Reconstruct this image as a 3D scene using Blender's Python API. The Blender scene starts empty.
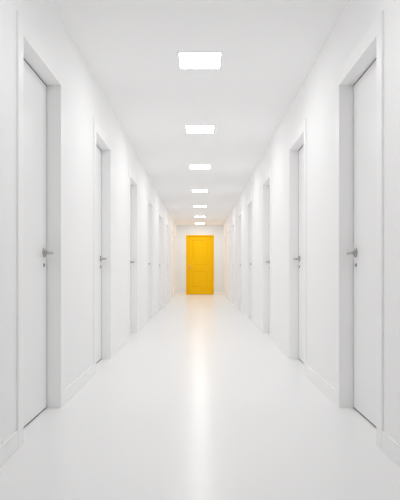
import bpy, bmesh, math
from mathutils import Matrix, Vector

scene = bpy.context.scene
COL = scene.collection

# ------------------------------------------------------------------ dimensions (metres, camera stands at y = 0)
F_PX = 640.0                # focal length in pixels of the 400-wide frame
CAM_Z = 0.876
CEIL = 2.490
HALF = 0.904                # half width of the corridor at y = 0
TAPER = 1.67 / F_PX         # the corridor narrows very slightly towards the far end
Y_BACK = -4.6
Y_END = 23.0
THICK = 0.17                # wall thickness
OPEN_W, OPEN_H = 0.85, 2.050
REVEAL = 0.080              # depth of the door leaf behind the wall face
CASE_W, CASE_T = 0.092, 0.011
JAMB_T = 0.022
BASE_H, BASE_T = 0.092, 0.010
FAR_EDGES = [4.063, 6.284, 8.874, 11.57, 14.25, 17.05, 19.90, 22.65]
LIGHT_Y = [4.93, 7.33, 10.0, 13.0, 16.25, 19.35, 22.15]
LIGHT_Y_BEHIND = [2.55]
LIGHT_W, LIGHT_L = 0.312, 0.37


# ------------------------------------------------------------------ materials
def mat(name, color, rough=0.5, metallic=0.0, spec=0.5, bump=0.0, bump_scale=60.0, mottled=0.0, coat=0.0, coat_rough=0.1):
    m = bpy.data.materials.new(name)
    m.use_nodes = True
    nt = m.node_tree
    b = nt.nodes['Principled BSDF']
    b.inputs['Base Color'].default_value = (*color, 1)
    b.inputs['Roughness'].default_value = rough
    b.inputs['Metallic'].default_value = metallic
    b.inputs['Specular IOR Level'].default_value = spec
    b.inputs['Coat Weight'].default_value = coat
    b.inputs['Coat Roughness'].default_value = coat_rough
    tc = nt.nodes.new('ShaderNodeTexCoord')
    if bump:
        n = nt.nodes.new('ShaderNodeTexNoise')
        n.inputs['Scale'].default_value = bump_scale
        n.inputs['Detail'].default_value = 4
        nt.links.new(tc.outputs['Object'], n.inputs['Vector'])
        bp = nt.nodes.new('ShaderNodeBump')
        bp.inputs['Strength'].default_value = bump
        bp.inputs['Distance'].default_value = 0.002
        nt.links.new(n.outputs['Fac'], bp.inputs['Height'])
        nt.links.new(bp.outputs['Normal'], b.inputs['Normal'])
    if mottled:
        n2 = nt.nodes.new('ShaderNodeTexNoise')
        n2.inputs['Scale'].default_value = 1.3
        n2.inputs['Detail'].default_value = 3
        nt.links.new(tc.outputs['Object'], n2.inputs['Vector'])
        mr = nt.nodes.new('ShaderNodeMapRange')
        mr.inputs['To Min'].default_value = max(0.02, rough - mottled)
        mr.inputs['To Max'].default_value = rough + mottled
        nt.links.new(n2.outputs['Fac'], mr.inputs['Value'])
        nt.links.new(mr.outputs['Result'], b.inputs['Roughness'])
    return m


M_WALL = mat('white wall paint', (0.935, 0.934, 0.934), 0.55, spec=0.35, mottled=0.02)
M_WALL_END = mat('cool white wall paint', (0.875, 0.913, 0.955), 0.55, spec=0.35, mottled=0.02)  # bluish tint painted in to offset light bounced off the yellow door
M_CEIL = mat('white ceiling paint', (0.94, 0.939, 0.939), 0.8, spec=0.2, mottled=0.02)
M_FLOOR = mat('white epoxy floor', (0.92, 0.919, 0.919), 0.34, spec=0.34, coat=0.22, coat_rough=0.17)
M_LEAF = mat('white satin door paint', (0.92, 0.919, 0.919), 0.4, spec=0.4, mottled=0.02)
M_TRIM = mat('white satin trim paint', (0.94, 0.939, 0.939), 0.4, spec=0.4)
M_METAL = mat('brushed steel', (0.46, 0.455, 0.45), 0.30, metallic=1.0, bump=0.02, bump_scale=300)
M_GAP_SHADE = mat('dark rubber seal', (0.10, 0.10, 0.10), 0.7, spec=0.3)  # dark colour stands in for shade in the door gaps
M_SLOT = mat('dark keyway', (0.03, 0.03, 0.03), 0.6)
M_YELLOW = mat('yellow door paint', (0.97, 0.58, 0.003), 0.45, spec=0.12, mottled=0.02)
M_BRASS = mat('aged brass', (0.80, 0.55, 0.20), 0.35, metallic=1.0)
M_LFRAME = mat('white lamp trim', (0.9, 0.9, 0.9), 0.45)

M_GLOW = bpy.data.materials.new('lit opal diffuser')
M_GLOW.use_nodes = True
M_GLOW.cycles.emission_sampling = 'FRONT'
_b = M_GLOW.node_tree.nodes['Principled BSDF']
_b.inputs['Base Color'].default_value = (0.9, 0.9, 0.9, 1)
_b.inputs['Emission Color'].default_value = (1.0, 0.997, 0.994, 1)
_b.inputs['Emission Strength'].default_value = 13.5


# ------------------------------------------------------------------ mesh helpers
class Build:
    def __init__(self):
        self.bm = bmesh.new()

    def box(self, x0, x1, y0, y1, z0, z1, bevel=0.0):
        r = bmesh.ops.create_cube(self.bm, size=1.0)
        vs = r['verts']
        for v in vs:
            v.co = Vector((x0 + (v.co.x + .5) * (x1 - x0), y0 + (v.co.y + .5) * (y1 - y0), z0 + (v.co.z + .5) * (z1 - z0)))
        if bevel:
            es = list({e for v in vs for e in v.link_edges})
            bmesh.ops.bevel(self.bm, geom=es, offset=bevel, segments=2, profile=0.6, affect='EDGES')
        return self

    def sweep(self, pts, radii, seg=20, squash=1.0, axis_squash='z'):
        """tube through pts with a radius at each, closed ends; squash flattens the section along z"""
        rings = []
        n = len(pts)
        pts = [Vector(p) for p in pts]
        prev_u = None
        for i, p in enumerate(pts):
            t = (pts[min(i + 1, n - 1)] - pts[max(i - 1, 0)]).normalized()
            if prev_u is None:
                up = Vector((0, 0, 1)) if abs(t.z) < 0.9 else Vector((1, 0, 0))
                u = t.cross(up).normalized()
            else:
                u = (prev_u - t * prev_u.dot(t)).normalized()
            prev_u = u
            w = t.cross(u).normalized()
            ring = []
            for k in range(seg):
                a = 2 * math.pi * k / seg
                ring.append(self.bm.verts.new(p + u * math.cos(a) * radii[i] + w * math.sin(a) * radii[i] * squash))
            rings.append(ring)
        for a, b in zip(rings, rings[1:]):
            for k in range(seg):
                self.bm.faces.new((a[k], a[(k + 1) % seg], b[(k + 1) % seg], b[k]))
        self.bm.faces.new(rings[0][::-1])
        self.bm.faces.new(rings[-1])
        return self

    def link(self, name, material, parent=None, mirror=False, smooth=False):
        if mirror:
            bmesh.ops.scale(self.bm, vec=(-1, 1, 1), verts=self.bm.verts)
        bmesh.ops.recalc_face_normals(self.bm, faces=self.bm.faces)
        me = bpy.data.meshes.new(name)
        self.bm.to_mesh(me)
        self.bm.free()
        me.materials.append(material)
        if smooth:
            for p in me.polygons:
                p.use_smooth = True
            me.set_sharp_from_angle(angle=math.radians(35))
        o = bpy.data.objects.new(name, me)
        COL.objects.link(o)
        if parent:
            o.parent = parent
        return o


def tag(o, label, cat, group=None, kind=None):
    o['label'] = label
    o['category'] = cat
    if group:
        o['group'] = group
    if kind:
        o['kind'] = kind
    return o


def empty(name, loc, rz=0.0):
    o = bpy.data.objects.new(name, None)
    o.empty_display_size = 0.2
    COL.objects.link(o)
    o.location = loc
    o.rotation_euler = (0, 0, rz)
    return o


def copy_tree(o, parent=None):
    c = o.copy()
    COL.objects.link(c)
    if parent:
        c.parent = parent
    for ch in list(o.children):
        copy_tree(ch, c)
    return c


THETA = math.atan(TAPER)


def side_x(side, y):
    return side * (HALF - TAPER * y)


# ------------------------------------------------------------------ shell
# floor and ceiling run under / over the walls
tag(Build().box(-1.35, 1.35, Y_BACK - .2, Y_END + .2, -0.12, 0.0).link('floor', M_FLOOR),
    'glossy white epoxy floor running the length of the corridor', 'floor', kind='structure')
tag(Build().box(-1.35, 1.35, Y_BACK - .2, Y_END + .2, CEIL, CEIL + 0.12).link('ceiling', M_CEIL),
    'flat matt white ceiling above the corridor', 'ceiling', kind='structure')

HOLE = OPEN_W / 2 + JAMB_T            # half width of the hole cut in the wall for each frame
HOLE_H = OPEN_H + JAMB_T
CENTRES = [e - OPEN_W / 2 for e in FAR_EDGES]
for side, nm in ((-1, 'left'), (1, 'right')):
    rz = side * THETA
    w = Build()
    y = Y_BACK
    for c in CENTRES:
        w.box(0, THICK, y, c - HOLE, 0, CEIL)
        w.box(0, THICK, c - HOLE, c + HOLE, HOLE_H, CEIL)
        y = c + HOLE
    w.box(0, THICK, y, Y_END, 0, CEIL)
    bmesh.ops.remove_doubles(w.bm, verts=w.bm.verts, dist=1e-5)
    o = w.link('wall_' + nm, M_WALL, mirror=side < 0)
    o.location = (side_x(side, 0), 0, 0)
    o.rotation_euler = (0, 0, rz)
    tag(o, 'long white %s-hand wall of the corridor with eight door openings' % nm, 'wall', kind='structure')

    b = Build()
    y = Y_BACK
    gap = OPEN_W / 2 + CASE_W
    for c in CENTRES + [None]:
        y1 = c - gap if c else Y_END - BASE_T
        if y1 - y > 0.02:
            b.box(-BASE_T, 0, y, y1, 0, BASE_H, bevel=0.003)
        if c:
            y = c + gap
    o = b.link('baseboard_' + nm, M_TRIM, mirror=side < 0)
    o.location = (side_x(side, 0), 0, 0)
    o.rotation_euler = (0, 0, rz)
    tag(o, 'low white baseboard along the foot of the %s-hand wall' % nm, 'baseboard', kind='structure')

# far wall with an opening for the yellow door, and the wall behind the camera
YD_W, YD_H = 0.992, 2.130            # outer size of the yellow door frame
YF = 0.048                           # width of the yellow frame
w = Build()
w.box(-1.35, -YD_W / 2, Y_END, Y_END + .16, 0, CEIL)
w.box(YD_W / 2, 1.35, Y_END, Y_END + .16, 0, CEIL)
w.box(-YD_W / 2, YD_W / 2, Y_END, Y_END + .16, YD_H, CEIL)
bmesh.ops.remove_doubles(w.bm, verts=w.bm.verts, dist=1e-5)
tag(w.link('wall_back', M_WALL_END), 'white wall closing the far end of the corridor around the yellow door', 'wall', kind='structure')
tag(Build().box(-1.35, 1.35, Y_BACK - .16, Y_BACK, 0, CEIL).link('wall_front', M_WALL),
    'plain white wall behind the viewpoint', 'wall', kind='structure')
xe = abs(side_x(1, Y_END))
b = Build()
b.box(-xe, -YD_W / 2 - .002, Y_END - BASE_T, Y_END, 0, BASE_H, bevel=0.003)
b.box(YD_W / 2 + .002, xe, Y_END - BASE_T, Y_END, 0, BASE_H, bevel=0.003)
tag(b.link('baseboard_back', M_TRIM), 'short white baseboards either side of the yellow door', 'baseboard', kind='structure')


# ------------------------------------------------------------------ white side doors
def lever_handle(parent, x_leaf, y, z, metal, mirror, depth=0.054, length=0.115):
    """rose on the leaf face with neck; lever (child) points towards -y; corridor lies at -x"""
    h = Build()
    h.sweep([(x_leaf, y, z), (x_leaf - .009, y, z), (x_leaf - .012, y, z)], [.0285, .0285, .0255], seg=28)
    h.sweep([(x_leaf - .011, y, z), (x_leaf - .018, y, z), (x_leaf - .040, y, z)], [.0145, .0105, .0100], seg=18)
    hd = h.link('door_handle', metal, parent, mirror, smooth=True)
    l = Build()
    xl = x_leaf - depth
    l.sweep([(x_leaf - .036, y, z), (xl + .008, y, z), (xl + .002, y - .006, z), (xl, y - .016, z),
             (xl, y - .05, z), (xl + .001, y - length + .01, z), (xl + .003, y - length, z)],
            [.0105, .0108, .0108, .0105, .0100, .0092, .0060], seg=18)
    l.link('lever', metal, hd, mirror, smooth=True)
    return hd


def make_door(side):
    mir = side < 0
    root = empty('door_1', (0, 0, 0))
    W, H = OPEN_W / 2, OPEN_H
    # lining of the opening: two jambs, head, and the stop the leaf closes against
    f = Build()
    f.box(0.0, THICK, -W - JAMB_T, -W, 0, H + JAMB_T)
    f.box(0.0, THICK, W, W + JAMB_T, 0, H + JAMB_T)
    f.box(0.0, THICK, -W, W, H, H + JAMB_T)
    s0, s1 = REVEAL + .043, REVEAL + .070
    f.box(s0, s1, -W, -W + .016, 0, H)
    f.box(s0, s1, W - .016, W, 0, H)
    f.box(s0, s1, -W + .016, W - .016, H - .016, H)
    f.link('door_frame', M_TRIM, root, mir)
    # casing lying on the wall face, mitred at the two top corners
    cbm = Build()
    bm = cbm.bm
    o_, i_ = W + CASE_W, W
    prof = [(-o_, 0), (-o_, H + CASE_W), (o_, H + CASE_W), (o_, 0), (i_, 0), (i_, H), (-i_, H), (-i_, 0)]
    front = [bm.verts.new((-CASE_T, y, z)) for y, z in prof]
    back = [bm.verts.new((0.0, y, z)) for y, z in prof]
    quads = [(0, 1, 6, 7), (1, 2, 5, 6), (2, 3, 4, 5)]
    for q in quads:
        bm.faces.new([front[k] for k in q])
        bm.faces.new([back[k] for k in q][::-1])
    for k in range(8):
        j = (k + 1) % 8
        bm.faces.new((front[k], front[j], back[j], back[k]))
    bmesh.ops.recalc_face_normals(bm, faces=bm.faces)
    es = [e for e in bm.edges if all(abs(v.co.x + CASE_T) < 1e-6 for v in e.verts) and len({f_.normal.to_tuple(2) for f_ in e.link_faces}) > 1]
    bmesh.ops.bevel(bm, geom=es, offset=0.0025, segments=2, profile=0.5, affect='EDGES')
    cbm.link('casing', M_TRIM, root, mir)
    # leaf, set back behind the wall face with a gap all round
    lf = Build()
    lf.box(REVEAL, REVEAL + .042, -W + .004, W - .007, .008, H - .009, bevel=0.0015)
    lf.link('door_leaf', M_LEAF, root, mir)
    g = Build()  # dark strips added as painted shade, filling the gaps round the leaf
    g0, g1 = REVEAL + .003, REVEAL + .036
    g.box(g0, g1, -W, -W + .004, 0, H)
    g.box(g0, g1, W - .007, W, 0, H)
    g.box(g0, g1, -W + .004, W - .007, H - .009, H)
    g.box(g0, g1, -W + .004, W - .007, .0005, .008)
    g.link('door_seal', M_GAP_SHADE, root, mir)['label'] = 'dark grey rubber door seal'
    hy = W - .077
    hd = lever_handle(root, REVEAL, hy, 0.984, M_METAL, mir)
    c = Build()
    c.sweep([(REVEAL, hy, .907), (REVEAL - .005, hy, .907), (REVEAL - .007, hy, .907)], [.0125, .0125, .011], seg=22)
    lock = c.link('lock_cylinder', M_METAL, root, mir, smooth=True)
    k = Build()
    k.box(REVEAL - .0078, REVEAL - .0066, hy - .0015, hy + .0015, .902, .911)
    k.link('keyway', M_SLOT, lock, mir)
    return root


ORD = ['nearest', 'second', 'third', 'fourth', 'fifth', 'sixth', 'seventh', 'eighth']
n = 1
for side, nm in ((-1, 'left'), (1, 'right')):
    proto = make_door(side)
    for i, c in enumerate(CENTRES):
        d = proto if i == 0 else copy_tree(proto)
        d.name = 'door_%d' % n
        n += 1
        d.location = (side_x(side, c), c, 0)
        d.rotation_euler = (0, 0, side * THETA)
        if i == 0:
            lab = 'largest white flush door with steel lever, nearest on the %s-hand wall' % nm
        elif i == 7:
            lab = 'last white door on the %s-hand wall, right beside the end wall' % nm
        else:
            lab = '%s white recessed door from the viewer along the %s-hand wall' % (ORD[i], nm)
        tag(d, lab, 'door', group='white doors along the %s wall' % nm, kind='structure')

# ------------------------------------------------------------------ yellow door
yd = empty('door_%d' % n, (0, Y_END, 0))
tag(yd, 'bright yellow two-panel door in the wall at the far end', 'door', kind='structure')
f = Build()
hw = YD_W / 2
f.box(-hw, -hw + YF, -.018, .12, 0, YD_H, bevel=.003)
f.box(hw - YF, hw, -.018, .12, 0, YD_H, bevel=.003)
f.box(-hw + YF, hw - YF, -.018, .12, YD_H - YF, YD_H, bevel=.003)
f.box(-hw + YF, hw - YF, .085, .12, .0, YD_H - YF)
f.link('door_frame', M_YELLOW, yd)

lf = Build()
bm = lf.bm
L0, L1, B0, T0 = -hw + YF + .004, hw - YF - .004, .010, YD_H - YF - .004
FX = .030                             # y of the leaf face, just behind the frame face
lx = [L0, -.288, .288, L1]
lz = [B0, .255, .83, 1.035, 1.95, T0]
V = {(i, j): bm.verts.new((x, FX, z)) for i, x in enumerate(lx) for j, z in enumerate(lz)}
panels = []
for i in range(3):
    for j in range(5):
        fc = bm.faces.new((V[i, j], V[i + 1, j], V[i + 1, j + 1], V[i, j + 1]))
        if i == 1 and j in (1, 3):
            panels.append(fc)
for fc in panels:
    for thick, dy in ((.012, .020), (.014, 0.0), (.035, -.012)):
        bmesh.ops.inset_region(bm, faces=[fc], thickness=thick, depth=0.0, use_even_offset=True)
        if dy:
            bmesh.ops.translate(bm, verts=fc.verts, vec=(0, dy, 0))
edge = [e for e in bm.edges if e.is_boundary]
r = bmesh.ops.extrude_edge_only(bm, edges=edge)
bmesh.ops.translate(bm, verts=[v for v in r['geom'] if isinstance(v, bmesh.types.BMVert)], vec=(0, .045, 0))
bmesh.ops.holes_fill(bm, edges=[e for e in bm.edges if e.is_boundary], sides=0)
lf.link('door_leaf', M_YELLOW, yd)

hx, hz = -.365, .985
h = Build()
h.box(hx - .021, hx + .021, FX - .008, FX, hz - .075, hz + .065, bevel=.003)
h.sweep([(hx, FX - .007, hz), (hx, FX - .040, hz)], [.011, .010], seg=16)
hd = h.link('door_handle', M_BRASS, yd, smooth=True)
hd['label'] = 'aged brass handle plate'
l = Build()
l.sweep([(hx, FX - .036, hz), (hx, FX - .048, hz), (hx + .008, FX - .054, hz), (hx + .02, FX - .056, hz),
         (hx + .07, FX - .056, hz), (hx + .112, FX - .054, hz), (hx + .12, FX - .052, hz)],
        [.0105, .011, .011, .0105, .010, .009, .006], seg=16)
l.link('lever', M_BRASS, hd, smooth=True)


# ------------------------------------------------------------------ recessed ceiling panels
def make_light():
    root = empty('ceiling_light', (0, 0, 0))
    a, b_, t = LIGHT_W / 2, LIGHT_L / 2, .012
    f = Build()
    f.box(-a - t, a + t, -b_ - t, -b_, -.005, 0)
    f.box(-a - t, a + t, b_, b_ + t, -.005, 0)
    f.box(-a - t, -a, -b_, b_, -.005, 0)
    f.box(a, a + t, -b_, b_, -.005, 0)
    f.link('lamp_frame', M_LFRAME, root)
    d = Build()
    d.box(-a, a, -b_, b_, -.0035, 0)
    o = d.link('diffuser', M_LFRAME, root)
    o.data.materials.append(M_GLOW)          # only the downward face gives light
    for p in o.data.polygons:
        p.material_index = 1 if p.normal.z < -0.9 else 0
    return root


first = make_light()
LL = ['largest lit ceiling panel, nearest in the row down the corridor',
      'second lit white ceiling panel from the viewer in the row',
      'third lit white ceiling panel from the viewer in the row',
      'fourth lit white ceiling panel from the viewer, mid row',
      'fifth lit white ceiling panel from the viewer in the row',
      'sixth lit white ceiling panel from the viewer, last but one',
      'last lit ceiling panel in the row, directly before the end wall']
LB = ['lit ceiling panel just ahead of the viewer, above the frame',
      'lit ceiling panel directly above the viewpoint',
      'lit ceiling panel behind the viewpoint']
for i, y in enumerate(LIGHT_Y + LIGHT_Y_BEHIND):
    o = first if i == 0 else copy_tree(first)
    o.location = (0, y, CEIL)
    tag(o, (LL + LB)[i], 'ceiling light', group='square ceiling panels in a row')

# ------------------------------------------------------------------ world, camera, output look
world = bpy.data.worlds.new('World')
scene.world = world
world.use_nodes = True
world.node_tree.nodes['Background'].inputs['Color'].default_value = (0, 0, 0, 1)

cam = bpy.data.cameras.new('camera')
cam.sensor_fit = 'VERTICAL'
cam.sensor_height = 24.0
cam.lens = 24.0 * F_PX / 500.0
cam.shift_y = 20.0 / 500.0
cam.clip_start = 0.05
co = bpy.data.objects.new('camera', cam)
COL.objects.link(co)
co.location = (0, 0, CAM_Z)
co.rotation_euler = (math.radians(90), 0, 0)
scene.camera = co

scene.view_settings.view_transform = 'Standard'
scene.view_settings.look = 'None'
scene.view_settings.gamma = 1.0
scene.view_settings.use_curve_mapping = False
scene.view_settings.exposure = 0.5
scene.cycles.max_bounces = 24
scene.cycles.diffuse_bounces = 20
scene.cycles.glossy_bounces = 8
scene.cycles.use_denoising = True
scene.cycles.blur_glossy = 1.0
scene.cycles.sample_clamp_indirect = 4.0
scene.cycles.filter_width = 1.2
scene.cycles.use_adaptive_sampling = False
scene.cycles.denoising_input_passes = 'RGB_ALBEDO_NORMAL'
scene.cycles.denoising_prefilter = 'ACCURATE'
scene.cycles.denoising_quality = 'HIGH'
